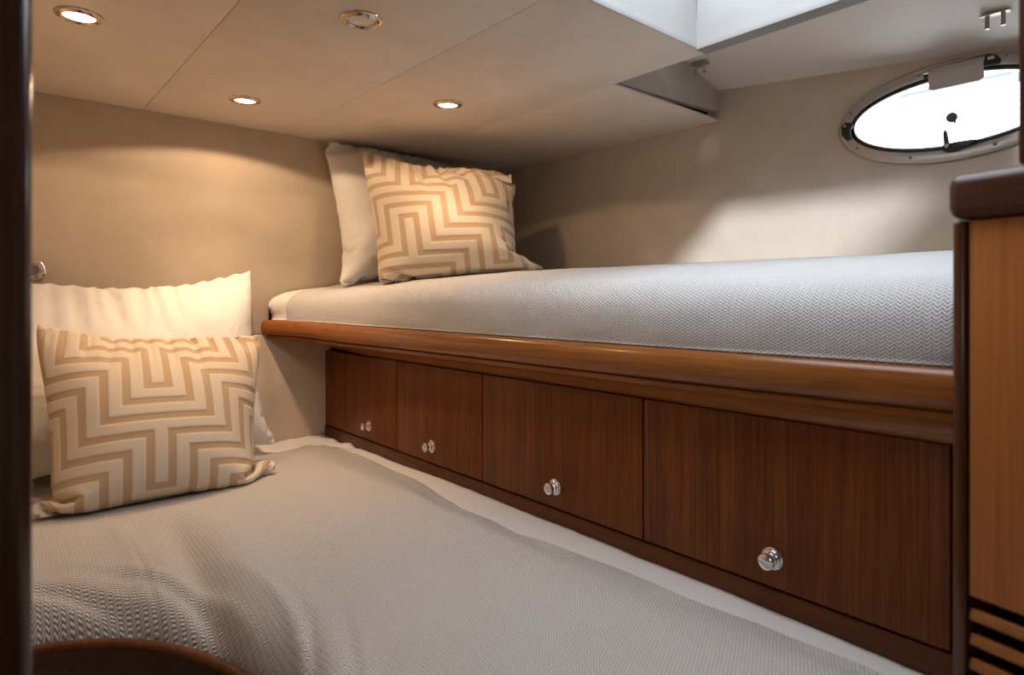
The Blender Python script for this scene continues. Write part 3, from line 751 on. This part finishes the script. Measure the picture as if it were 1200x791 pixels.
UP = inflate([(0.918, 2.05, 1.685), (1.60, 2.05, 1.64), (1.60, 1.90, 1.26), (0.905, 1.90, 1.19)], 0.74, 0.56, 11, 1.4, bunk_top, top=[(0.22, (1.07, 2.05, 1.692)), (0.48, (1.25, 2.05, 1.690)), (0.75, (1.43, 2.05, 1.678))])
place(UP, 110, 'pillow', 'plain white pillow against the bulkhead on the upper bunk', 'pillow', 'pillow')
UC = inflate([(0.956, 1.86, 1.627), (1.384, 1.62, 1.57), (1.395, 1.47, 1.24), (0.985, 1.71, 1.20)], 0.55, 0.475, 17, 1.2, bunk_top, front_of(UP), n=54, top=[(0.38, (1.122, 1.77, 1.582)), (0.72, (1.262, 1.695, 1.586))])
place(UC, 230, 'cushion', 'beige geometric cushion propped on the upper bunk', 'cushion', 'cushion', (0.76, 0.60, 12.0))

# ------------------------------------------------------------------ downlights
def downlight(x, y, lit, label, glow=1.0, beam=1.0):
    r = empty('downlight', (x, y, ZC), label, 'ceiling light', 'recessed ceiling lights')
    lathe('trim_ring', [(0.026, 0.004), (0.027, -0.001), (0.0285, -0.005), (0.0310, -0.0065), (0.0335, -0.005), (0.0355, -0.002), (0.041, -0.001), (0.042, 0.002)], (x, y, ZC-0.001), (0, 0, 1), 'brass', r, 48)
    lathe('lens', [(0.0, -0.001), (0.020, -0.0005), (0.027, 0.001)], (x, y, ZC-0.003), (0, 0, 1), 'lamp' if lit else 'unlit', r, 40)
    if lit:
        for nm, e, ang, bl in (('bulb', GLOW*glow, 152, 0.08), ('reflector', BEAM*beam, 92, 0.95)):
            l = bpy.data.lights.new(nm, 'SPOT'); l.energy = e; l.color = (1.0, 0.68, 0.42); l.spot_size = math.radians(ang); l.spot_blend = bl; l.shadow_soft_size = 0.018
            o = bpy.data.objects.new(nm, l); COL.objects.link(o); o.location = (x, y, ZC-0.012); o.parent = r; o.matrix_parent_inverse = Matrix.Translation(r.location).inverted()
downlight(0.151, 1.475, True, 'lit downlight nearest the door jamb, upper left corner of the ceiling', 0.75, 0.2)
downlight(0.567, 1.806, True, 'lit downlight over the lower pillows, close to the bulkhead')
downlight(1.019, 1.470, True, 'lit downlight over the upper bunk cushion', 0.65, 0.3)
downlight(0.578, 1.134, False, 'unlit brass downlight at the top of the ceiling')

# chrome reading lamp on the bulkhead
rl = empty('reading_lamp', (0.112, YB, 1.22), 'chrome reading lamp on the bulkhead above the lower white pillow', 'lamp')
lathe('wall_plate', [(0.0, 0.006), (0.026, 0.006), (0.030, 0.003), (0.030, 0.0)], (0.112, YB, 1.22), (0, -1, 0), 'chrome', rl)
lathe('lamp_head', [(0.0, 0.020), (0.014, 0.020), (0.018, 0.030), (0.021, 0.032), (0.024, 0.028), (0.024, 0.012), (0.020, 0.006)], (0.112, YB, 1.22), (0, -1, 0), 'chrome', rl)

# two spring clips on the bare deckhead
def clip(x, y, label):
    z = zd(x, y)-0.0005
    r = empty('panel_clip', (x, y, z), label, 'clip', 'spring clips on the deckhead')
    bm = bmesh.new(); add_box(bm, (x-0.016, y-0.026, z-0.004), (x+0.016, y+0.026, z), 0.001); from_bm('clip_base', bm, 'steel', r)
    bm = bmesh.new()
    for dy in (-0.015, 0.012):
        add_box(bm, (x-0.010, y+dy-0.003, z-0.030), (x-0.007, y+dy+0.005, z-0.002), 0.0008)
        add_box(bm, (x-0.014, y+dy-0.003, z-0.031), (x-0.003, y+dy+0.005, z-0.027), 0.0008)
    from_bm('spring_prong', bm, 'steel', r)
clip(1.60, 1.02, 'small metal spring clip on the deckhead beside the step')
clip(1.624, 0.333, 'small metal spring clip on the deckhead above the porthole')

# ------------------------------------------------------------------ louvred cabinet at the right edge
ox, oy = 0.800, 0.190
dirn = Vector((-0.207, -0.978, 0)).normalized(); inn = Vector((-dirn.y, dirn.x, 0))
if inn.x < 0: inn = -inn
MW = Matrix(((dirn.x, inn.x, 0, ox), (dirn.y, inn.y, 0, oy), (0, 0, 1, 0), (0, 0, 0, 1)))   # local: s along the front, t inwards, z
cab = empty('louvred_cabinet', (0.95, 0.05, 0), 'cherry cabinet with dark rounded top rail and louvres beside the upper bunk', 'cabinet')
def cbox(name, lo, hi, mat, bev=0.002, seg=3): return box(name, lo, hi, mat, cab, bev, seg, MW)
cbox('side_post', (-0.013, -0.002, 0.001), (0.0, 0.42, 1.232), 'post', 0.004, 4)
cbox('front_panel', (0.002, 0.002, 0.832), (0.45, 0.020, 1.231), 'panel', 0.0015)
cbox('back_panel', (0.002, 0.40, 0.001), (0.45, 0.42, 1.231), 'panel', 0.0015)
cbox('inner_back', (0.002, 0.06, 0.001), (0.45, 0.07, 0.832), 'dark', 0)
for k in range(9):
    z = 0.812-0.0262*k
    bm = bmesh.new(); tl = MW @ Matrix.Translation((0, 0.010, z)) @ Matrix.Rotation(math.radians(-18), 4, 'X')
    add_box(bm, (0.002, -0.008, -0.0075), (0.45, 0.012, 0.0055), 0.0025, 3, tl); from_bm('louvre_slat', bm, 'rail', cab)
cbox('lower_panel', (0.002, 0.002, 0.001), (0.45, 0.020, 0.575), 'panel', 0.0015)
cbox('top_rail', (-0.016, -0.010, 1.2325), (0.45, 0.42, 1.281), 'cap', 0.013, 6)
cp = struct(box('trim_2', (0.046, 0.0, 1.282), (0.45, 0.08, ZC+0.0), 'cap', None, 0.004, 3, MW))
